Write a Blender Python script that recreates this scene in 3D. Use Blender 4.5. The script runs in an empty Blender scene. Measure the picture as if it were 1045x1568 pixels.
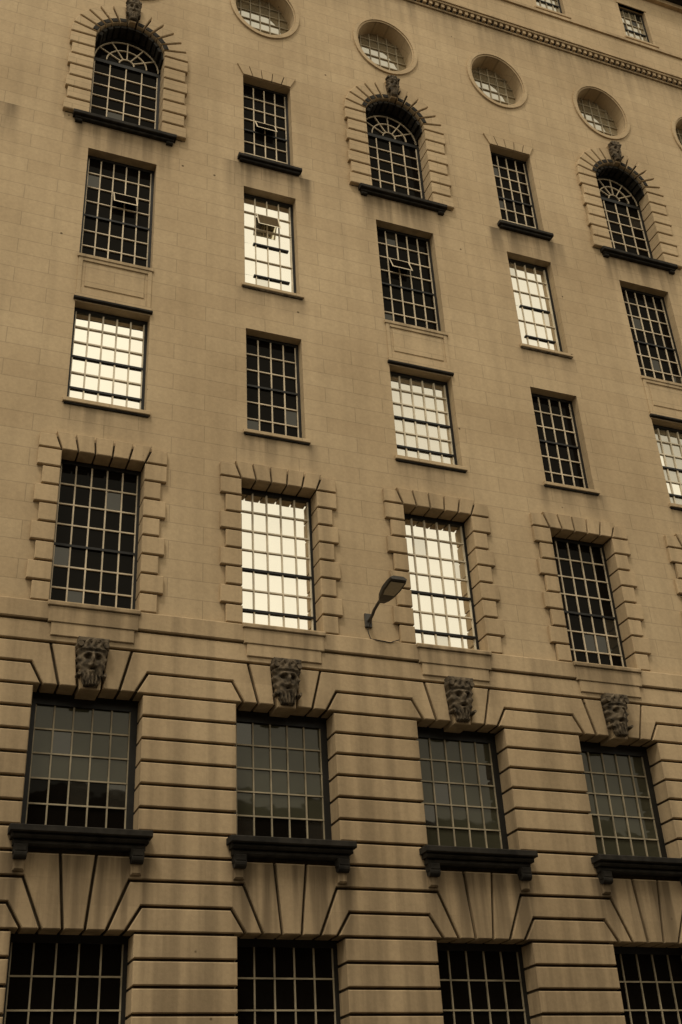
import bpy, bmesh, math, random
from mathutils import Vector, Matrix
from mathutils.geometry import tessellate_polygon
random.seed(7)
S=3.6; COLS=range(0,8); XL,XR=-6.0,28.6; GZ=-1.6
D=bpy.data; scene=bpy.context.scene
scene.view_settings.view_transform='Standard'; scene.view_settings.look='None'; scene.view_settings.exposure=0

# ---------------------------------------------------------------- materials
def nmat(name):
    m=D.materials.new(name); m.use_nodes=True; nt=m.node_tree
    return m,nt,nt.nodes['Principled BSDF']
def N(nt,t,**k):
    n=nt.nodes.new(t)
    for a,b in k.items(): setattr(n,a,b)
    return n
def ramp(nt,stops):
    r=N(nt,'ShaderNodeValToRGB'); e=r.color_ramp.elements
    e[0].position,e[0].color=stops[0][0],(*stops[0][1],1); e[1].position,e[1].color=stops[1][0],(*stops[1][1],1)
    for p,c in stops[2:]:
        q=e.new(p); q.color=(*c,1)
    return r
def mul(nt,a,b,f=1.0):
    m=N(nt,'ShaderNodeMix',data_type='RGBA',blend_type='MULTIPLY'); m.inputs[0].default_value=f
    nt.links.new(a,m.inputs[6]); nt.links.new(b,m.inputs[7]); return m.outputs[2]
def stone(name,c1,c2,dirt=0.55,mortar=0.75,ms=0.007,stains_and_dim=True):
    m,nt,b=nmat(name); L=nt.links.new
    def MT(op,a,bb=None,clamp=False):
        n=N(nt,'ShaderNodeMath',operation=op); n.use_clamp=clamp
        for k,v in enumerate((a,bb)):
            if v is None: continue
            if isinstance(v,(int,float)): n.inputs[k].default_value=v
            else: L(v,n.inputs[k])
        return n.outputs[0]
    tc=N(nt,'ShaderNodeTexCoord'); sp=N(nt,'ShaderNodeSeparateXYZ'); L(tc.outputs['Object'],sp.inputs[0])
    cb=N(nt,'ShaderNodeCombineXYZ'); L(MT('ADD',sp.outputs[0],sp.outputs[1]),cb.inputs[0])
    L(MT('SUBTRACT',sp.outputs[2],3.84-0.4025*20),cb.inputs[1])
    br=N(nt,'ShaderNodeTexBrick',offset=0.5,offset_frequency=2); L(cb.outputs[0],br.inputs['Vector'])
    br.inputs['Scale'].default_value=1; br.inputs['Brick Width'].default_value=1.37; br.inputs['Row Height'].default_value=0.4025
    br.inputs['Mortar Size'].default_value=ms; br.inputs['Mortar Smooth'].default_value=0.3; br.inputs['Bias'].default_value=0
    br.inputs['Color1'].default_value=(*c1,1); br.inputs['Color2'].default_value=(*c2,1)
    br.inputs['Mortar'].default_value=(c1[0]*mortar,c1[1]*mortar,c1[2]*mortar,1)
    n1=N(nt,'ShaderNodeTexNoise'); n1.inputs['Scale'].default_value=0.30; n1.inputs['Detail'].default_value=4; n1.inputs['Roughness'].default_value=0.55
    L(tc.outputs['Object'],n1.inputs['Vector'])
    r1=ramp(nt,[(0.3,(0.82,0.80,0.77)),(0.65,(1.05,1.05,1.05))]); L(n1.outputs[0],r1.inputs[0])
    mp=N(nt,'ShaderNodeMapping'); mp.inputs['Scale'].default_value=(3.4,3.4,0.18); L(tc.outputs['Object'],mp.inputs[0])
    n2=N(nt,'ShaderNodeTexNoise'); n2.inputs['Scale'].default_value=1; n2.inputs['Detail'].default_value=5; L(mp.outputs[0],n2.inputs['Vector'])
    r2=ramp(nt,[(0.35,(1-dirt*0.5,)*3),(0.58,(1.03,1.03,1.03))]); L(n2.outputs[0],r2.inputs[0])
    n3=N(nt,'ShaderNodeTexNoise'); n3.inputs['Scale'].default_value=14; n3.inputs['Detail'].default_value=5; n3.inputs['Roughness'].default_value=0.65; L(tc.outputs['Object'],n3.inputs['Vector'])
    r3=ramp(nt,[(0.3,(0.90,0.90,0.90)),(0.7,(1.06,1.06,1.06))]); L(n3.outputs[0],r3.inputs[0])
    v=N(nt,'ShaderNodeTexVoronoi'); v.inputs['Scale'].default_value=1.1; L(tc.outputs['Object'],v.inputs['Vector'])
    r4=ramp(nt,[(0.024,(0.25,0.23,0.2)),(0.038,(1,1,1))]); L(v.outputs['Distance'],r4.inputs[0])
    o=mul(nt,br.outputs['Color'],r1.outputs[0]); o=mul(nt,o,r2.outputs[0],dirt+0.2); o=mul(nt,o,r3.outputs[0]); o=mul(nt,o,r4.outputs[0])
    if stains_and_dim:
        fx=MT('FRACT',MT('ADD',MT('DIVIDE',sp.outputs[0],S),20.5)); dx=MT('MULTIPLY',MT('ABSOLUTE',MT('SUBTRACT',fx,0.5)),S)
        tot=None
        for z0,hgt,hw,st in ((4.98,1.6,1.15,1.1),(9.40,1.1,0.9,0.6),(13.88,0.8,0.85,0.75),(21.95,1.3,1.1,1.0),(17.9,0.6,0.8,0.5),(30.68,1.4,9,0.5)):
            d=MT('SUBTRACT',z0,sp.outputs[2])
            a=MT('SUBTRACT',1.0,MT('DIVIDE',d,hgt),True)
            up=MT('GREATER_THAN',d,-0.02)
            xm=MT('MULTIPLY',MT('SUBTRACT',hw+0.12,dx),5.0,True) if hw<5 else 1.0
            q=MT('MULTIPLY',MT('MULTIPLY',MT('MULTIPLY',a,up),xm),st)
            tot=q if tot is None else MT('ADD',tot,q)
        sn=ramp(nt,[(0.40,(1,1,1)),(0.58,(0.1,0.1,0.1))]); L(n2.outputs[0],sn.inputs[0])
        lowdim=MT('MULTIPLY',MT('DIVIDE',MT('SUBTRACT',8.5,sp.outputs[2]),9.0,True),0.5)  # lens vignette and dim street-level light painted in as darker stone
        f=MT('MULTIPLY',MT('ADD',tot,lowdim),MT('ADD',MT('MULTIPLY',sn.outputs[0],0.7),0.3),True)
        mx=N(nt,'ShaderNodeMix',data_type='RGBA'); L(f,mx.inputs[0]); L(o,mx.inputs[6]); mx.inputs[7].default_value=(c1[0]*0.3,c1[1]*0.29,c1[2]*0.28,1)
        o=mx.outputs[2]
    L(o,b.inputs['Base Color']); b.inputs['Roughness'].default_value=0.9; b.inputs['Specular IOR Level'].default_value=0.2
    bp=N(nt,'ShaderNodeBump'); bp.inputs['Strength'].default_value=0.18; bp.inputs['Distance'].default_value=0.02
    L(n3.outputs[0],bp.inputs['Height']); L(bp.outputs[0],b.inputs['Normal'])
    return m
def plain(name,c,rough=0.6,spec=0.5,var=0.25,scale=6,metal=0):
    m,nt,b=nmat(name); L=nt.links.new
    tc=N(nt,'ShaderNodeTexCoord'); n=N(nt,'ShaderNodeTexNoise'); n.inputs['Scale'].default_value=scale; n.inputs['Detail'].default_value=4
    L(tc.outputs['Object'],n.inputs['Vector'])
    r=ramp(nt,[(0.3,tuple(x*(1-var) for x in c)),(0.7,tuple(min(1,x*(1+var)) for x in c))]); L(n.outputs[0],r.inputs[0])
    L(r.outputs[0],b.inputs['Base Color']); b.inputs['Roughness'].default_value=rough; b.inputs['Specular IOR Level'].default_value=spec; b.inputs['Metallic'].default_value=metal
    return m
M={}
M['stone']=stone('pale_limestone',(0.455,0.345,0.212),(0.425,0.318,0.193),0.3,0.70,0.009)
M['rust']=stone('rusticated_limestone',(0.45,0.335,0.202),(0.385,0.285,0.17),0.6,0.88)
M['joint']=plain('dark_joint_stone',(0.055,0.041,0.025),0.95,0.1,0.4,5)  # dark tone for groove backs and surround joints
M['dark']=plain('soot_and_shade_dark_stone',(0.020,0.017,0.013),0.9,0.2,0.5,5)  # sooty ledges; also the painted shade of soffits and sill strips
M['mask']=plain('weathered_carved_stone',(0.085,0.065,0.042),0.9,0.2,0.8,9)
M['frame']=plain('dark_window_frame',(0.010,0.009,0.007),0.5,0.3)
M['bar']=plain('painted_glazing_bar',(0.52,0.43,0.30),0.6,0.3,0.25,3)
M['dimbar']=plain('dim_glazing_bar',(0.30,0.25,0.165),0.6,0.3,0.3,3)  # darker bar tone for lower rows, oculi and attic
M['greybar']=plain('glare_bright_glazing_bar',(0.62,0.54,0.40),0.6,0.3,0.15,3)  # bars of bright windows; glare put into a lighter colour
def glass(name,base,refl,tint=(1,0.97,0.87),rough=0.03):
    m,nt,b=nmat(name); L=nt.links.new
    b.inputs['Base Color'].default_value=(*base,1); b.inputs['Roughness'].default_value=0.35; b.inputs['Specular IOR Level'].default_value=0.0
    g=N(nt,'ShaderNodeBsdfGlossy'); g.inputs['Color'].default_value=(*tint,1); g.inputs['Roughness'].default_value=rough
    mx=N(nt,'ShaderNodeMixShader'); mx.inputs[0].default_value=refl
    tc=N(nt,'ShaderNodeTexCoord'); n=N(nt,'ShaderNodeTexNoise'); n.inputs['Scale'].default_value=1.6; L(tc.outputs['Object'],n.inputs['Vector'])
    bp=N(nt,'ShaderNodeBump'); bp.inputs['Strength'].default_value=0.12; bp.inputs['Distance'].default_value=0.03; L(n.outputs[0],bp.inputs['Height']); L(bp.outputs[0],g.inputs['Normal'])
    out=nt.nodes['Material Output']
    L(b.outputs[0],mx.inputs[1]); L(g.outputs[0],mx.inputs[2]); L(mx.outputs[0],out.inputs[0]); return m
M['gdark']=glass('dark_window_glass',(0.005,0.004,0.003),0.006)
M['gmid']=glass('dim_window_glass',(0.02,0.018,0.014),0.055)
M['glit']=glass('sky_reflecting_window_glass',(0.3,0.25,0.17),0.86)
M['glit2']=glass('sky_reflecting_window_glass_dim',(0.3,0.25,0.17),0.62)  # same glass with a weaker mirror share
M['gsoft']=glass('hazy_window_glass',(0.2,0.17,0.11),0.38)
M['gblind']=glass('window_glass_over_blind',(0.045,0.043,0.027),0.03)
M['asphalt']=plain('asphalt',(0.05,0.05,0.05),0.9,0.2,0.3,20)
M['paving']=plain('paving_stone',(0.14,0.125,0.10),0.9,0.2,0.25,4)
M['paint']=plain('white_road_paint',(0.7,0.7,0.68),0.7,0.2,0.15,10)
M['brick']=stone('brown_brick',(0.16,0.10,0.06),(0.12,0.08,0.05),0.5,0.7,0.007,False)
M['metal']=plain('grey_painted_metal',(0.045,0.039,0.031),0.5,0.4,0.2,20)
M['lens']=plain('lamp_diffuser',(0.32,0.28,0.20),0.3,0.5,0.1,20)
M['slate']=plain('slate_roof',(0.05,0.045,0.04),0.8,0.3,0.3,6)

BM={}
def bmx(part,mat):
    k=(part,mat)
    if k not in BM: BM[k]=bmesh.new()
    return BM[k]
def ccw(P):
    a=sum(P[i][0]*P[(i+1)%len(P)][1]-P[(i+1)%len(P)][0]*P[i][1] for i in range(len(P)))
    return list(P) if a>0 else list(P)[::-1]
def inset(P,d):
    n=len(P); R=[]
    for i in range(n):
        a,b,c=Vector(P[i-1]),Vector(P[i]),Vector(P[(i+1)%n])
        u=(b-a).normalized(); v=(c-b).normalized()
        n1=Vector((-u.y,u.x)); n2=Vector((-v.y,v.x))
        den=1+n1.dot(n2)
        R.append(tuple(b+(n1+n2)*(d/max(den,0.3))))
    return R
def slab(bm,P,y0,y1,gap=0.0,ch=0.0,chd=None):
    """front at y0 (towards camera), back at y1"""
    P=inset(ccw(P),gap) if gap else ccw(P)
    Q=inset(P,ch) if ch else P
    n=len(P); chd=ch if chd is None else chd
    F=[bm.verts.new((x,y0,z)) for x,z in Q]
    bm.faces.new(F)
    if ch:
        Mv=[bm.verts.new((x,y0+chd,z)) for x,z in P]
        for i in range(n): bm.faces.new((F[i],Mv[i],Mv[(i+1)%n],F[(i+1)%n]))
    else: Mv=F
    Bv=[bm.verts.new((x,y1,z)) for x,z in P]
    for i in range(n): bm.faces.new((Mv[i],Bv[i],Bv[(i+1)%n],Mv[(i+1)%n]))
def rect(x0,x1,z0,z1): return [(x0,z0),(x1,z0),(x1,z1),(x0,z1)]
def box(bm,x0,x1,y0,y1,z0,z1):
    vs=[bm.verts.new((x,y,z)) for x in (x0,x1) for y in (y0,y1) for z in (z0,z1)]
    for f in ((0,1,3,2),(4,6,7,5),(0,4,5,1),(2,3,7,6),(0,2,6,4),(1,5,7,3)): bm.faces.new([vs[i] for i in f])
def panel(bm,outer,holes,y,depths):
    loops=[outer]+holes
    allp=[p for l in loops for p in l]
    tri=tessellate_polygon([[Vector((p[0],p[1],0)) for p in l] for l in loops])
    V=[bm.verts.new((p[0],y,p[1])) for p in allp]
    for t in tri:
        a,b,c=[Vector(allp[i]) for i in t]
        cr=(b-a).cross(c-a)
        if abs(cr)<1e-9: continue
        try: bm.faces.new([V[i] for i in (t if cr>0 else t[::-1])])
        except ValueError: pass
    for h,d in zip(holes,depths):
        a=[bm.verts.new((p[0],y,p[1])) for p in h]; b=[bm.verts.new((p[0],y+d,p[1])) for p in h]
        n=len(h)
        for i in range(n): bm.faces.new((a[i],a[(i+1)%n],b[(i+1)%n],b[i]))
def archpts(cx,hw,z0,zs,n=28):
    return [(cx-hw,z0),(cx+hw,z0)]+[(cx+hw*math.cos(math.pi*i/n),zs+hw*math.sin(math.pi*i/n)) for i in range(n+1)]
def ell(cx,cz,rx,rz,n=48): return [(cx+rx*math.cos(2*math.pi*i/n),cz+rz*math.sin(2*math.pi*i/n)) for i in range(n)]

# ---------------------------------------------------------------- windows
def pane(x0,x1,z0,z1,y,mat,part='glazing'):
    bm=bmx(part,mat); t=0.002
    a,b=random.uniform(-t,t),random.uniform(-t,t)
    V=[bm.verts.new((x,y+s*a+u*b,z)) for x,z,s,u in ((x0,z0,-1,-1),(x1,z0,1,-1),(x1,z1,1,1),(x0,z1,-1,1))]
    bm.faces.new(V)
def window(x0,x1,z0,z1,y,cols,rows,mat,alt=(),bar='bar',fw=0.06,ftop=0.08,bw=0.032,meet=True,blindz=None,low=None,darkrows=(),fmat='frame',partial=False,openp=None):
    f=bmx('window_frames',fmat)
    e=0.03
    box(f,x0-e,x0+fw,y-0.05,y+0.05,z0-e,z1+e); box(f,x1-fw,x1+e,y-0.05,y+0.05,z0-e,z1+e)
    box(f,x0+fw,x1-fw,y-0.05,y+0.05,z1-ftop,z1+e); box(f,x0+fw,x1-fw,y-0.05,y+0.05,z0-e,z0+fw)
    a,b,c,d=x0+fw,x1-fw,z0+fw,z1-ftop
    pw=(b-a)/cols; ph=(d-c)/rows
    B=bmx('glazing_bars',bar); F=f
    for i in range(1,cols): box(B,a+i*pw-bw/2,a+i*pw+bw/2,y-0.03,y+0.02,c,d)
    mr=rows//2 if meet else -1
    for j in range(1,rows):
        w=bw*1.0
        if j==mr or j in darkrows:
            if partial:
                box(F,a+pw*0.8,b-pw*0.3,y-0.045,y+0.03,c+j*ph-0.02,c+j*ph+0.02)
            else: box(F,a,b,y-0.045,y+0.03,c+j*ph-0.024,c+j*ph+0.024)
        else: box(B,a,b,y-0.033,y+0.023,c+j*ph-w/2,c+j*ph+w/2)
    for xx in (a,b-0.022): box(B,xx,xx+0.022,y-0.028,y+0.018,c,d)
    box(B,a+0.022,b-0.022,y-0.027,y+0.018,c,c+0.03)
    for i in range(cols):
        for j in range(rows):
            m=mat
            zc=c+(j+0.5)*ph
            if blindz is not None and zc<blindz: m=low
            for am,p in alt:
                if random.random()<p: m=am
            pane(a+i*pw,a+(i+1)*pw,c+j*ph,c+(j+1)*ph,y,m)
    if openp:
        # hopper light tilted open: (col0,col1,row)
        c0,c1,r=openp; xa,xb=a+c0*pw+0.02,a+c1*pw-0.02; za,zb=c+r*ph+0.02,c+(r+1)*ph-0.02; o=0.16
        F_=bmx('open_lights',bar)
        for (p0,p1) in ((xa,xa+0.03),(xb-0.03,xb)):
            V=[F_.verts.new(q) for q in ((p0,y-0.05,zb),(p1,y-0.05,zb),(p1,y-0.05-o,za),(p0,y-0.05-o,za))]; F_.faces.new(V)
        V=[F_.verts.new(q) for q in ((xa,y-0.05-o,za),(xb,y-0.05-o,za),(xb,y-0.04-o,za+0.035),(xa,y-0.04-o,za+0.035))]; F_.faces.new(V)
        F_=bmx('open_lights',mat)
        V=[F_.verts.new(q) for q in ((xa,y-0.045,zb),(xb,y-0.045,zb),(xb,y-0.045-o,za),(xa,y-0.045-o,za))]; F_.faces.new(V)

YU=0.03          # upper wall plane
YL=-0.05         # rusticated face
Z0=3.84
lit2={1,2,5}; lit3={0:'glit',2:'glit2',4:'gsoft',6:'gdark'}; lit4={1,3,7}
U=bmx('upper_walls','stone')
CZ=28.2
for i in COLS:
    cx=i*S; a=(i%2==0)
    holes=[];dep=[]
    def H(p,d): holes.append(p);dep.append(d)
    H(rect(cx-0.86,cx+0.86,9.40,12.76),0.45)
    if a:
        H(rect(cx-0.80,cx+0.80,14.0,16.55),0.30); H(rect(cx-0.80,cx+0.80,17.87,21.17),0.30)
        H(archpts(cx,0.92,22.10,24.95),0.5)
    else:
        H(rect(cx-0.655,cx+0.655,13.99,16.76),0.30); H(rect(cx-0.665,cx+0.665,18.05,21.19),0.30)
        H(rect(cx-0.646,cx+0.646,22.15,25.23),0.30)
    H(ell(cx,CZ,0.84,1.03),0.5)
    x0=XL if i==0 else cx-S/2; x1=XR if i==COLS[-1] else cx+S/2
    panel(U,rect(x0,x1,9.07,32.3),holes,YU,dep)
    lit=i in lit2
    window(cx-0.84,cx+0.84,9.42,12.74,YU+0.33,5,7,'glit' if lit else 'gdark',alt=((('glit2',0.05),) if lit else (('gmid',0.06),)),bar='greybar' if lit else 'bar',darkrows=(1,) if lit else (),meet=True,fw=0.08,ftop=0.1,bw=0.028)
    if a:
        m=lit3.get(i,'gdark')
        window(cx-0.80,cx+0.80,14.0,16.55,YU+0.27,5,6,m,alt=(('glit',0.2),) if m=='gsoft' else (),bar='greybar' if m!='gdark' else 'bar',darkrows=(1,) if m!='gdark' else ())
        window(cx-0.80,cx+0.80,17.87,21.17,YU+0.27,5,7,'gdark',alt=(('gmid',0.08),),bw=0.028,openp=(2,4,4) if i==0 else ((1,3,4) if i==2 else None))
    else:
        window(cx-0.655,cx+0.655,13.99,16.76,YU+0.27,4,6,'gdark',alt=(('gmid',0.05),),bw=0.028)
        l=i in lit4
        window(cx-0.665,cx+0.665,18.05,21.19,YU+0.27,4,6,'glit' if l else 'gdark',alt=(('glit2',0.06),) if l else (),bar='greybar' if l else 'bar',bw=0.02,partial=l,darkrows=(1,) if l else (),openp=(1,3,4) if i==1 else None)
        window(cx-0.646,cx+0.646,22.15,25.23,YU+0.27,4,7,'gdark',alt=(('gmid',0.10),),bw=0.028,openp=(1,3,3) if i==1 else None)
    G=bmx('glazing','gsoft'); y=YU+0.42
    G.faces.new([G.verts.new((p[0],y,p[1])) for p in ell(cx,CZ,0.84,1.03)])
    B=bmx('glazing_bars','dimbar')
    for k in range(-2,3):
        t=k*0.28; h=1.03*math.sqrt(max(0,1-(t/0.84)**2)); box(B,cx+t-0.013,cx+t+0.013,y-0.03,y+0.01,CZ-h,CZ+h)
        t=k*0.33; h=0.84*math.sqrt(max(0,1-t*t)); box(B,cx-h,cx+h,y-0.033,y+0.012,CZ+t*1.03-0.013,CZ+t*1.03+0.013)
    R=bmx('oculus_surrounds','stone'); n=48
    for (r0,r1,p) in ((0,0.05,0.02),(0.05,0.15,0.05)):
        E=[[ (cx+(0.84+r)*math.cos(2*math.pi*k/n),CZ+(1.03+r)*math.sin(2*math.pi*k/n)) for k in range(n)] for r in (r0,r1)]
        for k in range(n):
            k2=(k+1)%n
            slab(R,[E[0][k],E[1][k],E[1][k2],E[0][k2]],YU-p,YU+0.02)

def carved_head(cx,cz,y,sx,sz,sy):
    """relief head: hair/leaf crown, brow, eyes, nose, moustache and beard"""
    bm=bmx('carved_masks','mask'); nu,nv=34,50
    g=lambda u,v,a,b,su,sv:math.exp(-((u-a)/su)**2-((v-b)/sv)**2)
    grid=[]; rp=random.uniform(0,6)
    for j in range(nv+1):
        row=[]
        v=-1+2*j/nv
        wid=(0.50+0.50*min(1,(v+1)*0.9))
        if v>0.75: wid*=1-0.35*((v-0.75)/0.25)**2
        wid*=1+0.08*math.sin(v*20+rp)
        for i in range(nu+1):
            u=-1+2*i/nu
            h=0.75*math.sqrt(max(0,1-0.9*u*u))*(0.75+0.25*math.cos(v*1.3))
            h+=0.5*g(u,v,0,0.02,0.13,0.2)+0.22*g(u,v,0,0.12,0.09,0.3)
            h+=0.34*g(u,v,0.33,0.32,0.26,0.07)+0.34*g(u,v,-0.33,0.32,0.26,0.07)
            h-=0.5*g(u,v,0.32,0.18,0.17,0.09)+0.5*g(u,v,-0.32,0.18,0.17,0.09)
            h+=0.17*g(u,v,0.32,0.17,0.08,0.045)+0.17*g(u,v,-0.32,0.17,0.08,0.045)
            h+=0.15*g(u,v,0.42,-0.06,0.18,0.14)+0.15*g(u,v,-0.42,-0.06,0.18,0.14)
            h+=0.2*g(u,v,0.2,-0.2,0.2,0.06)+0.2*g(u,v,-0.2,-0.2,0.2,0.06)
            h-=0.45*g(u,v,0,-0.31,0.2,0.05)
            h+=0.2*g(u,v,0,-0.41,0.16,0.06)
            if v<-0.4: h+=0.16*math.sin(u*16+v*5+rp)*min(1,(-0.4-v)*4)
            if v>0.5: h+=0.2*math.sin(u*13+rp)*math.cos((v-0.5)*9)*min(1,(v-0.5)*5)+0.18
            if abs(u)>0.7: h+=0.18*math.sin(v*19)*(abs(u)-0.7)*3
            h=max(0.05,h)
            if i in (0,nu) or j in (0,nv): h=-0.25
            row.append(bm.verts.new((cx+u*sx*wid,y-h*sy,cz+v*sz)))
        grid.append(row)
    for j in range(nv):
        for i in range(nu):
            f=bm.faces.new((grid[j][i],grid[j][i+1],grid[j+1][i+1],grid[j+1][i])); f.smooth=True
    for s in (-1,1):
        for (dz,r) in ((0.72,0.27),(-0.55,0.16)):
            m=Matrix.Translation((cx+s*sx*0.86,y-sy*0.35,cz+dz*sz))@Matrix.Rotation(math.pi/2,4,'X')
            bmesh.ops.create_cone(bm,cap_ends=True,segments=14,radius1=r*sx*1.1,radius2=r*sx*0.7,depth=sy*0.9,matrix=m)
for i in COLS:
    cx=i*S
    if i%2: continue
    A=bmx('arch_surrounds','stone')
    JB=bmx('surround_joints','joint')
    zb=22.15
    for s in (-1,1): slab(JB,rect(min(cx+s*0.905,cx+s*1.40),max(cx+s*0.905,cx+s*1.40),zb+0.01,24.94),YU-0.012,YU+0.3)
    P=[(cx+0.905*math.cos(math.pi*q/24),24.95+0.905*math.sin(math.pi*q/24)) for q in range(25)]+[(cx+1.44*math.cos(math.pi*q/24),24.95+1.44*math.sin(math.pi*q/24)) for q in range(24,-1,-1)]
    for q in range(24):
        slab(JB,[P[q],P[49-q],P[48-q],P[q+1]],YU-0.012,YU+0.3)
    for k in range(7):
        for s in (-1,1):
            o=1.49 if k%2==0 else 1.43
            slab(A,rect(cx+s*0.84,cx+s*o,zb+k*0.4,zb+(k+1)*0.4) if s>0 else rect(cx-o,cx-0.84,zb+k*0.4,zb+(k+1)*0.4),YU-0.13,YU+0.3,0.024,0.018)
    nV=13; cz=24.95
    for k in range(nV):
        t0=math.pi*k/nV; t1=math.pi*(k+1)/nV
        key=(k==nV//2)
        ro=1.62 if key else 1.49
        P=[(cx+0.84*math.cos(t0+(t1-t0)*q/4),cz+0.84*math.sin(t0+(t1-t0)*q/4)) for q in range(5)]
        P+=[(cx+ro*math.cos(t1+(t0-t1)*q/4),cz+ro*math.sin(t1+(t0-t1)*q/4)) for q in range(5)]
        slab(bmx('arch_surrounds','rust') if key else A,P,YU-(0.20 if key else 0.13),YU+0.3,0.024,0.016)
    DB=bmx('arch_soffit_blocks','dark')  # soiled intrados, with soffit shade also painted in as black blocks
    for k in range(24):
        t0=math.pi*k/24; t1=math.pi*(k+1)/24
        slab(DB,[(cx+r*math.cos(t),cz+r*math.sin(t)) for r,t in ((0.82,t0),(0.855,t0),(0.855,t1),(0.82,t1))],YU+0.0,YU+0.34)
    for k in range(nV):
        t0=math.pi*(k+0.15)/nV; t1=math.pi*(k+0.85)/nV
        if t1<0.35 or t0>math.pi-0.35: continue
        P=[(cx+0.75*math.cos(t),cz+0.75*math.sin(t)) for t in (t0,t1)]+[(cx+0.825*math.cos(t),cz+0.825*math.sin(t)) for t in (t1,t0)]
        slab(DB,P,YU-0.05,YU+0.28,0,0.0)
        if k!=nV//2:
            P=[(cx+0.875*math.cos(t),cz+0.875*math.sin(t)) for t in (t0,t1)]+[(cx+1.0*math.cos(t),cz+1.0*math.sin(t)) for t in (t1,t0)]
            slab(DB,P,YU-0.142,YU-0.08,0,0.01)
    carved_head(cx,26.22,YU-0.19,0.18,0.38,0.15)
    y=YU+0.36; f=bmx('window_frames','frame'); B=bmx('glazing_bars','bar')
    window(cx-0.88,cx+0.88,22.12,24.72,y,4,6,'gdark',alt=(('gmid',0.1),),meet=False,fw=0.08,bw=0.028)
    G=bmx('glazing','gdark')
    G.faces.new([G.verts.new((cx+0.9*math.cos(t),y,24.75+0.98*math.sin(t))) for t in [math.pi*k/24 for k in range(25)]])
    def arc(bm,r,w,z,yy,n=20):
        for k in range(n):
            t0=math.pi*k/n;t1=math.pi*(k+1)/n
            slab(bm,[(cx+(r-w)*math.cos(t0),z+(r-w)*math.sin(t0)),(cx+(r)*math.cos(t0),z+(r)*math.sin(t0)),(cx+(r)*math.cos(t1),z+(r)*math.sin(t1)),(cx+(r-w)*math.cos(t1),z+(r-w)*math.sin(t1))],yy,yy+0.05)
    arc(f,0.92,0.1,24.82,y-0.05); arc(B,0.52,0.03,24.80,y-0.035); arc(B,0.2,0.03,24.80,y-0.034); arc(B,0.82,0.025,24.8,y-0.032)
    for k in range(1,6):
        t=math.pi*k/6; d=Vector((math.cos(t),math.sin(t))); nn=Vector((-d.y,d.x))*0.014; c0=Vector((cx,24.8))
        P=[c0+d*0.18+nn,c0+d*0.18-nn,c0+d*0.82-nn,c0+d*0.82+nn]
        slab(B,[tuple(p) for p in P],y-0.038,y)
    L=bmx('ledges_and_sill_shade','dark')
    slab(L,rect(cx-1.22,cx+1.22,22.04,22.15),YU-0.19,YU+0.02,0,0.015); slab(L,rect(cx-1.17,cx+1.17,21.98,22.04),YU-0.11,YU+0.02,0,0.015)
    for s in (-1,1): slab(L,rect(cx+s*1.08-0.08,cx+s*1.08+0.08,21.9,21.98),YU-0.09,YU+0.02,0,0.02)
    P_=bmx('spandrel_panels','stone')
    slab(P_,rect(cx-0.83,cx+0.83,17.78,17.87),YU-0.05,YU+0.2,0,0.01)
    slab(P_,rect(cx-0.80,cx-0.71,16.74,17.78),YU-0.03,YU+0.02,0,0.01); slab(P_,rect(cx+0.71,cx+0.80,16.74,17.78),YU-0.03,YU+0.02,0,0.01)
    slab(P_,rect(cx-0.71,cx+0.71,17.69,17.78),YU-0.03,YU+0.02,0,0.01); slab(P_,rect(cx-0.71,cx+0.71,16.74,16.92),YU-0.03,YU+0.02,0,0.01)
    slab(P_,rect(cx-0.64,cx+0.64,16.98,17.63),YU-0.02,YU+0.02,0,0.01)
    slab(P_,rect(cx-0.82,cx+0.82,16.64,16.74),YU-0.06,YU+0.02,0,0.01)
    slab(bmx('ledges_and_sill_shade','dark'),rect(cx-0.84,cx+0.84,16.58,16.64),YU-0.08,YU+0.1,0,0.01)
    slab(P_,rect(cx-0.88,cx+0.88,13.9,14.0),YU-0.07,YU+0.2,0,0.012)
    slab(bmx('ledges_and_sill_shade','dark'),rect(cx-0.85,cx+0.85,13.86,13.9),YU-0.04,YU+0.02,0,0.01)  # shadow below the sill, painted as a thin dark strip
for i in COLS:
    cx=i*S
    if i%2:
        L=bmx('ledges_and_sill_shade','dark'); P_=bmx('window_sills','stone')
        slab(L,rect(cx-0.82,cx+0.82,22.05,22.15),YU-0.16,YU+0.2,0,0.015); slab(L,rect(cx-0.77,cx+0.77,21.98,22.05),YU-0.1,YU+0.02,0,0.015)
        slab(P_,rect(cx-0.75,cx+0.75,17.96,18.05),YU-0.07,YU+0.2,0,0.012); slab(P_,rect(cx-0.74,cx+0.74,13.9,13.99),YU-0.07,YU+0.2,0,0.012)
        slab(bmx('ledges_and_sill_shade','dark'),rect(cx-0.72,cx+0.72,13.87,13.9),YU-0.04,YU+0.02)  # dark strip standing in for the sill's shadow
        slab(bmx('ledges_and_sill_shade','mask'),rect(cx-0.72,cx+0.72,17.93,17.96),YU-0.04,YU+0.02)  # sill shadow again, put in as a darker strip
        K=5
        slab(bmx('surround_joints','joint'),[(cx-0.64,25.245),(cx+0.64,25.245),(cx+0.79,25.6),(cx-0.79,25.6)],YU-0.006,YU+0.1)
        for k in range(K):
            b0,b1=-0.646+1.292*k/K,-0.646+1.292*(k+1)/K; t0,t1=b0*1.27,b1*1.27
            slab(P_,[(cx+b0,25.23),(cx+b1,25.23),(cx+t1,25.62),(cx+t0,25.62)],YU-0.045,YU+0.1,0.011,0.006)

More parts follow.
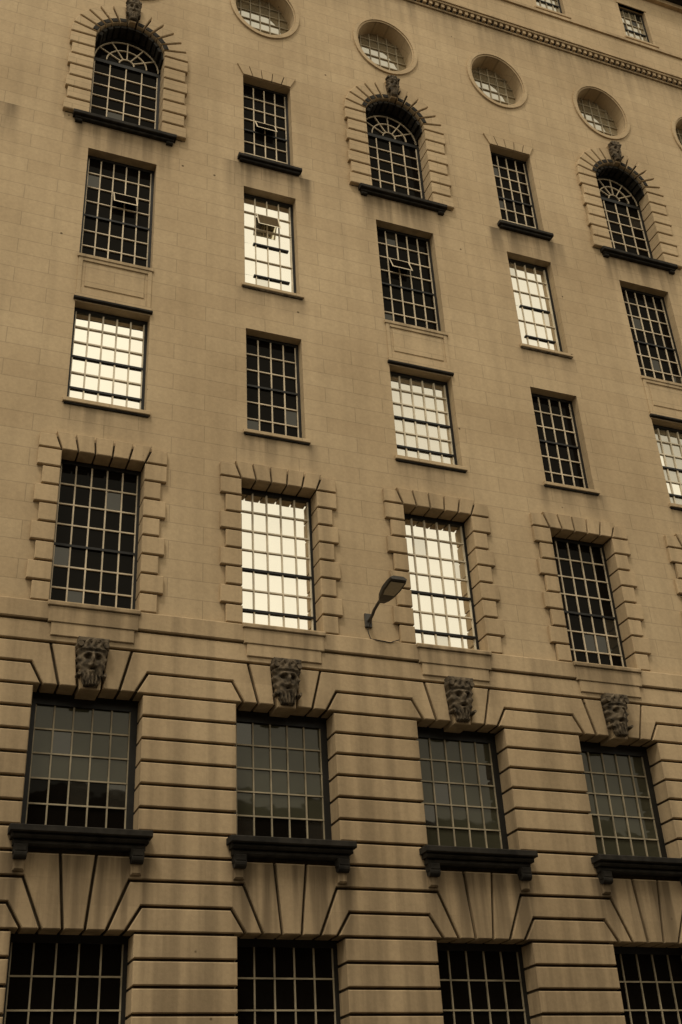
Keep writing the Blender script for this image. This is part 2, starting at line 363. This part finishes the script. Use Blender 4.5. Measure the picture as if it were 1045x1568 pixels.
Q=bmx('window_quoins','rust'); JB=bmx('surround_joints','joint')
ph=(12.72-9.45)/8
for i in COLS:
    cx=i*S
    for s in (-1,1): slab(JB,rect(min(cx+s*0.85,cx+s*1.14),max(cx+s*0.85,cx+s*1.14),9.46,12.70),YU-0.012,YU+0.3)
    slab(JB,[(cx-0.83,12.752),(cx+0.83,12.752),(cx+1.18,12.79),(cx+1.18,13.04),(cx-1.18,13.04),(cx-1.18,12.79)],YU-0.011,YU+0.3)
    for k in range(8):
        o=1.27 if k%2 else 1.16
        z0,z1=9.45+k*ph,9.45+(k+1)*ph
        slab(Q,rect(cx-o,cx-0.79,z0,z1),YU-0.09,YU+0.3,0.021,0.015); slab(Q,rect(cx+0.79,cx+o,z0,z1),YU-0.09,YU+0.3,0.021,0.015)
    bs=[-0.81,-0.49,-0.165,0.165,0.49,0.81]; ts=[-0.96,-0.58,-0.195,0.195,0.58,0.96]
    for k in range(5):
        zt=13.14
        slab(Q,[(cx+bs[k],12.71),(cx+bs[k+1],12.71),(cx+ts[k+1],zt),(cx+ts[k],zt)],YU-0.095,YU+0.3,0.019,0.014)
    for s in (-1,1):
        slab(Q,[(cx+s*0.81,12.72),(cx+s*1.27,12.72),(cx+s*1.27,13.06),(cx+s*0.94,13.06)],YU-0.09,YU+0.1,0.019,0.014)
    slab(Q,rect(cx-0.83,cx+0.83,9.36,9.45),YL-0.09,YU+0.3,0,0.012)
    slab(Q,rect(cx-0.80,cx+0.80,9.05,9.36),YL-0.055,YU+0.02,0,0.012)
    slab(Q,rect(cx-0.74,cx+0.74,8.80,9.05),YL-0.035,YU+0.02,0,0.012)

# ---------------------------------------------------------------- rusticated base
W=bmx('lower_walls','rust')
BK=bmx('lower_wall_core','joint')
for i in COLS:
    cx=i*S; x0=XL if i==0 else cx-S/2; x1=XR if i==COLS[-1] else cx+S/2
    panel(BK,rect(x0,x1,GZ-0.3,9.2),[rect(cx-0.98,cx+0.98,0.2,3.90),rect(cx-0.98,cx+0.98,5.36,7.92)],0.035,[0.5,0.5])
    window(cx-0.98,cx+0.98,0.2,3.9,0.42,5,7,'gdark',alt=(('gmid',0.05),),fw=0.10,ftop=0.16,bw=0.026,meet=False,bar='dimbar')
    full=(i in (2,3,6))
    window(cx-0.98,cx+0.98,5.36,7.92,0.42,5,5,'gblind',bar='dimbar',alt=(('gmid',0.06),),blindz=None if full else (6.05 if i else 6.3),low='gdark',fw=0.15,ftop=0.24,bw=0.026,meet=False)
g,c=0.025,0.015
edges=[(None,0)]+[(i,i+1) for i in list(COLS)[:-1]]+[(COLS[-1],None)]
jj=lambda k:Z0+0.4025*k
for (l,r) in edges:
    def seg(profile,y0=YL,y1=0.40):
        zb,zt=profile[0][1],profile[-1][1]
        right=[(r*S-dx,z) for dx,z in profile] if r is not None else [(XR,zb),(XR,zt)]
        left=[(l*S+dx,z) for dx,z in profile] if l is not None else [(XL,zb),(XL,zt)]
        slab(W,left[::-1]+right,y0+random.uniform(-0.004,0.004),y1,g,c)
    def seg2(pl):
        """crossetted voussoir + course: (inner low),(outer low),(outer top = course bed),(inner top)"""
        zc,zt=pl[2][1],pl[3][1]
        P=[]
        P+= [(l*S+dx,z) for dx,z in pl[:3]] if l is not None else [(XL,zc)]
        P+= [(r*S-pl[2][0],zc),(r*S-pl[1][0],pl[1][1]),(r*S-pl[0][0],pl[0][1]),(r*S-pl[3][0],zt)] if r is not None else [(XR,zc),(XR,zt)]
        P+= [(l*S+pl[3][0],zt)] if l is not None else [(XL,zt)]
        slab(W,P,YL,0.40,g,c)
    w=0.925
    for k in range(-13,0): seg([(w,jj(k)),(w,jj(k+1))])
    seg([(0.80,jj(0)),(1.05,jj(1))])
    seg2([(0.50,jj(0)),(0.80,jj(0)),(1.05,jj(1)),(0.84,jj(2))])
    seg2([(0.17,jj(0)),(0.50,jj(0)),(0.84,jj(2)),(0.29,jj(3))])
    for k in range(3,10): seg([(w,jj(k)),(w,jj(k+1))])
    seg([(0.80,jj(10)),(1.02,jj(11))])
    seg2([(0.52,jj(10)),(0.80,jj(10)),(1.02,jj(11)),(0.72,jj(12))])
j=jj
slab(W,rect(XL,XR,j(12),j(13)),YL,0.1,g,c)
slab(bmx('string_course','rust'),rect(XL,XR,j(13),9.45),YL-0.04,0.1,0.012,0.02)
for i in COLS:
    cx=i*S
    slab(W,[(cx-0.17,j(0)),(cx+0.17,j(0)),(cx+0.29,j(3)),(cx-0.29,j(3))],YL-0.01,0.40,g,c)
    for s in (-1,1):
        slab(W,[(cx+s*0.20,j(10)),(cx+s*0.52,j(10)),(cx+s*0.72,j(12)),(cx+s*0.26,j(12))],YL-0.01,0.40,g,c)
    slab(W,[(cx-0.20,j(10)-0.06),(cx+0.20,j(10)-0.06),(cx+0.26,j(12)),(cx-0.26,j(12))],YL-0.06,0.40,g,c)
    carved_head(cx,8.30,YL-0.05,0.26,0.44,0.21)
    slab(bmx('carved_masks','mask'),rect(cx-0.27,cx+0.27,8.66,8.76),YL-0.2,YL,0,0.02)
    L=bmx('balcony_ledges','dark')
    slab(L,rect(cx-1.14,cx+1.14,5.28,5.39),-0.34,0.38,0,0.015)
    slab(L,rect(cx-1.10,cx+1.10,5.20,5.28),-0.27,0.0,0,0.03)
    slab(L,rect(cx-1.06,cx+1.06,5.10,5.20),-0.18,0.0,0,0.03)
    for s in (-1,1):
        bx=cx+s*0.93
        slab(L,rect(bx-0.11,bx+0.11,4.98,5.12),-0.22,0.0,0,0.03)
        m=Matrix.Translation((bx,-0.13,4.97))@Matrix.Rotation(math.pi/2,4,'Y')
        bmesh.ops.create_cone(L,cap_ends=True,segments=16,radius1=0.085,radius2=0.085,depth=0.2,matrix=m)
        slab(bmx('ledge_brackets','rust'),rect(bx-0.09,bx+0.09,4.72,4.95),-0.12,0.0,0,0.03)

# ---------------------------------------------------------------- cornice, parapet, attic, roof
C=bmx('cornice','rust')
box(C,XL-0.05,XR+0.05,YU-0.05,YU+0.3,30.66,30.73)
box(C,XL-0.1,XR+0.1,YU-0.16,YU+0.3,30.88,30.96)
box(C,XL-0.15,XR+0.15,YU-0.20,YU+0.3,30.961,31.03)
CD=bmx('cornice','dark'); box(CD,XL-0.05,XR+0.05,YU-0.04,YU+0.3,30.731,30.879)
x=XL
while x<XR:
    box(C,x,x+0.10,YU-0.13,YU,30.74,30.878); x+=0.2
box(C,XL-0.1,XR+0.1,YU-0.06,YU+0.5,32.301,32.42)
AT=bmx('attic_walls','stone'); AY=1.18
for i in COLS:
    cx=i*S; x0=XL if i==0 else cx-S/2; x1=XR if i==COLS[-1] else cx+S/2
    panel(AT,rect(x0,x1,31.0,37.4),[rect(cx-0.57,cx+0.57,34.5,36.45)],AY,[0.26])
    window(cx-0.57,cx+0.57,34.5,36.45,AY+0.2,4,5,'gsoft',bar='dimbar',alt=(('gmid',0.3),))
    P_=bmx('window_sills','stone'); slab(P_,rect(cx-0.7,cx+0.7,34.4,34.5),AY-0.1,AY+0.2,0,0.012)
    slab(P_,rect(cx-0.64,cx+0.64,36.45,36.6),AY-0.03,AY+0.1,0,0.012)
E=bmx('eaves','dark'); box(E,XL-0.4,XR+0.4,AY-0.5,AY+0.4,37.4,37.65)
box(C,XL-0.1,XR+0.1,AY-0.15,AY+0.3,37.2,37.399)
RF=bmx('roof','slate')
V=[RF.verts.new(p) for p in ((XL-0.3,AY-0.4,37.66),(XR+0.3,AY-0.4,37.66),(XR+0.3,8,42),(XL-0.3,8,42),(XR+0.3,15,37.66),(XL-0.3,15,37.66))]
RF.faces.new((V[0],V[1],V[2],V[3])); RF.faces.new((V[3],V[2],V[4],V[5])); RF.faces.new((V[1],V[4],V[2])); RF.faces.new((V[0],V[3],V[5]))
SW=bmx('side_and_rear_walls','stone')
for X in (XL,XR):
    SW.faces.new([SW.verts.new(p) for p in ((X,0.05,GZ-0.3),(X,15,GZ-0.3),(X,15,32.3),(X,0.05,32.3))])
    SW.faces.new([SW.verts.new(p) for p in ((X,AY,32.3),(X,15,32.3),(X,15,37.4),(X,AY,37.4))])
SW.faces.new([SW.verts.new(p) for p in ((XL,15,GZ-0.3),(XR,15,GZ-0.3),(XR,15,37.4),(XL,15,37.4))])
box(SW,XL,XR,0.2,AY,31.6,31.7)

root=D.objects.new('stone_office_building',None); scene.collection.objects.link(root)
def flush(parent):
    for (part,mat),bm in list(BM.items()):
        if part in('carved_masks','cornice','balcony_ledges'): bmesh.ops.recalc_face_normals(bm,faces=bm.faces)
        me=D.meshes.new(part); bm.to_mesh(me); bm.free(); me.materials.append(M[mat])
        o=D.objects.new(part,me); scene.collection.objects.link(o); o.parent=parent
    BM.clear()
flush(root)

# ---------------------------------------------------------------- wall lamp
lr=D.objects.new('wall_lamp',None); scene.collection.objects.link(lr)
b=bmx('bracket_plate','metal'); slab(b,rect(5.33,5.47,9.72,10.02),YU-0.05,YU,0,0.01)
b=bmx('arm','metal')
def tube(bm,pts,r,n=10):
    rings=[]
    for k,p in enumerate(pts):
        p=Vector(p); d=(Vector(pts[min(k+1,len(pts)-1)])-Vector(pts[max(k-1,0)])).normalized()
        u=d.cross(Vector((1,0.1,0.05))).normalized() if abs(d.x)<0.9 else d.cross(Vector((0,0,1))).normalized(); v=d.cross(u)
        rings.append([bm.verts.new(p+(u*math.cos(2*math.pi*q/n)+v*math.sin(2*math.pi*q/n))*r) for q in range(n)])
    for a,c_ in zip(rings,rings[1:]):
        for q in range(n): bm.faces.new((a[q],a[(q+1)%n],c_[(q+1)%n],c_[q])).smooth=True
    bm.faces.new(rings[0]); bm.faces.new(rings[-1][::-1])
tube(b,[(5.4,YU,9.86),(5.4,-0.12,9.86),(5.4,-0.22,9.89),(5.4,-0.32,9.95),(5.4,-0.5,9.99),(5.4,-0.66,10.02)],0.032)
tube(b,[(5.4,-0.02,9.74),(5.4,-0.1,9.78),(5.4,-0.2,9.88)],0.018)
b=bmx('cable','frame')
tube(b,[(5.38,-0.0,9.75),(5.37,-0.03,9.6),(5.40,-0.06,9.45),(5.5,-0.1,9.42),(5.8,-0.1,9.40),(6.0,-0.1,9.48)],0.009,6)
b=bmx('lamp_head','metal')
st=[(-0.60,0.06,10.06,9.97),(-0.72,0.11,10.10,9.96),(-0.85,0.16,10.14,9.97),(-1.1,0.20,10.17,10.0),(-1.36,0.20,10.16,10.03),(-1.46,0.17,10.13,10.06)]
rings=[]
for (y,w,zt,zb) in st:
    zm=zb+(zt-zb)*0.35
    rings.append([b.verts.new((5.44+x_,y,z_)) for x_,z_ in ((-w*0.9,zb),(w*0.9,zb),(w,zm),(w*0.6,zt),(-w*0.6,zt),(-w,zm))])
for a,c_ in zip(rings,rings[1:]):
    for q in range(6): b.faces.new((a[q],a[(q+1)%6],c_[(q+1)%6],c_[q]))
b.faces.new(rings[0]); b.faces.new(rings[-1][::-1])
b2=bmx('lens','lens')
V=[b2.verts.new(p) for p in ((5.33,-0.95,9.972),(5.55,-0.95,9.972),(5.58,-1.1,9.988),(5.58,-1.40,10.022),(5.30,-1.40,10.022),(5.30,-1.1,9.988))]; b2.faces.new(V)
flush(lr)

# ---------------------------------------------------------------- street
def single(name,mat,fn):
    bm=bmesh.new(); fn(bm); me=D.meshes.new(name); bm.to_mesh(me); bm.free(); me.materials.append(M[mat])
    o=D.objects.new(name,me); scene.collection.objects.link(o); return o
def sheet(x0,x1,y0,y1,z): return lambda bm: bm.faces.new([bm.verts.new(p) for p in ((x0,y0,z),(x1,y0,z),(x1,y1,z),(x0,y1,z))])
single('ground','paving',sheet(-400,400,-400,400,GZ-0.14))
single('road','asphalt',sheet(-400,400,-15.5,-4.0,GZ-0.13))
single('pavement','paving',lambda bm:box(bm,-400,400,-3.85,0.0,GZ-0.2,GZ))
single('pavement','paving',lambda bm:box(bm,-400,400,-27,-15.65,GZ-0.2,GZ))
single('kerb','paving',lambda bm:box(bm,-400,400,-4.0,-3.85,GZ-0.2,GZ+0.004))
single('kerb','paving',lambda bm:box(bm,-400,400,-15.65,-15.5,GZ-0.2,GZ+0.004))
def dashes(bm):
    for k in range(-20,25): sheet(k*6,k*6+3,-9.8,-9.68,GZ-0.126)(bm)
single('road_markings','paint',dashes)
ro=D.objects.new('unseen_opposite_building',None); scene.collection.objects.link(ro)  # unseen; added opposite and heightened to cut sky light on lower floors
B_=bmx('walls','brick'); HZ=14.5
hs=[];ds=[]
for k in range(-8,14):
    for z in (0.2,4.4,8.6):
        hs.append(rect(k*3.2-0.6,k*3.2+0.6,z,z+2.2)); ds.append(-0.2)
panel(B_,rect(-28,44,GZ-0.3,HZ),hs,-27,ds)
G=bmx('windows','gmid'); G.faces.new([G.verts.new(p) for p in ((-28,-27.2,GZ),(44,-27.2,GZ),(44,-27.2,HZ-0.5),(-28,-27.2,HZ-0.5))])
box(bmx('parapet','paving'),-28.2,44.2,-27.4,-26.8,HZ,HZ+0.4)
box(bmx('roof_and_rear','brick'),-28,44,-40,-27.45,GZ-0.3,HZ-0.1)
flush(ro)

# ---------------------------------------------------------------- camera
R=[[0.93097,-0.3614,-0.051808],[0.144411,0.494844,-0.856898],[0.33532,0.790265,0.512875]]
cd=D.cameras.new('Camera'); cd.sensor_fit='VERTICAL'; cd.sensor_height=36; cd.lens=1767.85714/1568*36; cd.clip_end=2000
co=D.objects.new('Camera',cd); scene.collection.objects.link(co); scene.camera=co
m=Matrix(((R[0][0],-R[1][0],-R[2][0],-3.09242),(R[0][1],-R[1][1],-R[2][1],-18.96729),(R[0][2],-R[1][2],-R[2][2],0),(0,0,0,1)))
co.matrix_world=m
# ---------------------------------------------------------------- light
el,az=math.radians(60),math.radians(218)
w=D.worlds.new('World'); scene.world=w; w.use_nodes=True; nt=w.node_tree; bg=nt.nodes['Background']
sky=N(nt,'ShaderNodeTexSky',sky_type='NISHITA'); sky.sun_disc=False; sky.sun_elevation=el; sky.sun_rotation=az
sky.dust_density=4; sky.air_density=1.0
hs_=N(nt,'ShaderNodeHueSaturation'); hs_.inputs['Saturation'].default_value=0.15; nt.links.new(sky.outputs[0],hs_.inputs['Color'])
tcw=N(nt,'ShaderNodeTexCoord'); nc=N(nt,'ShaderNodeTexNoise'); nc.inputs['Scale'].default_value=2.5; nc.inputs['Detail'].default_value=5
nt.links.new(tcw.outputs['Generated'],nc.inputs['Vector'])
rc=ramp(nt,[(0.3,(6.8,6.8,6.8)),(0.7,(9.0,9.0,9.0))]); nt.links.new(nc.outputs[0],rc.inputs[0])
vl=N(nt,'ShaderNodeMix',data_type='RGBA'); vl.inputs[0].default_value=0.8
nt.links.new(hs_.outputs[0],vl.inputs[6]); nt.links.new(rc.outputs[0],vl.inputs[7])
tn=N(nt,'ShaderNodeMix',data_type='RGBA',blend_type='MULTIPLY'); tn.inputs[0].default_value=1; tn.inputs[7].default_value=(1.0,0.91,0.72,1)
nt.links.new(vl.outputs[2],tn.inputs[6]); nt.links.new(tn.outputs[2],bg.inputs['Color']); bg.inputs['Strength'].default_value=0.145
sd=D.lights.new('sun','SUN'); sd.energy=1.5; sd.angle=math.radians(12); sd.color=(1,0.92,0.78)
so=D.objects.new('sun',sd); scene.collection.objects.link(so)
dirv=Vector((math.sin(az)*math.cos(el),math.cos(az)*math.cos(el),math.sin(el)))
so.rotation_euler=dirv.to_track_quat('Z','Y').to_euler()
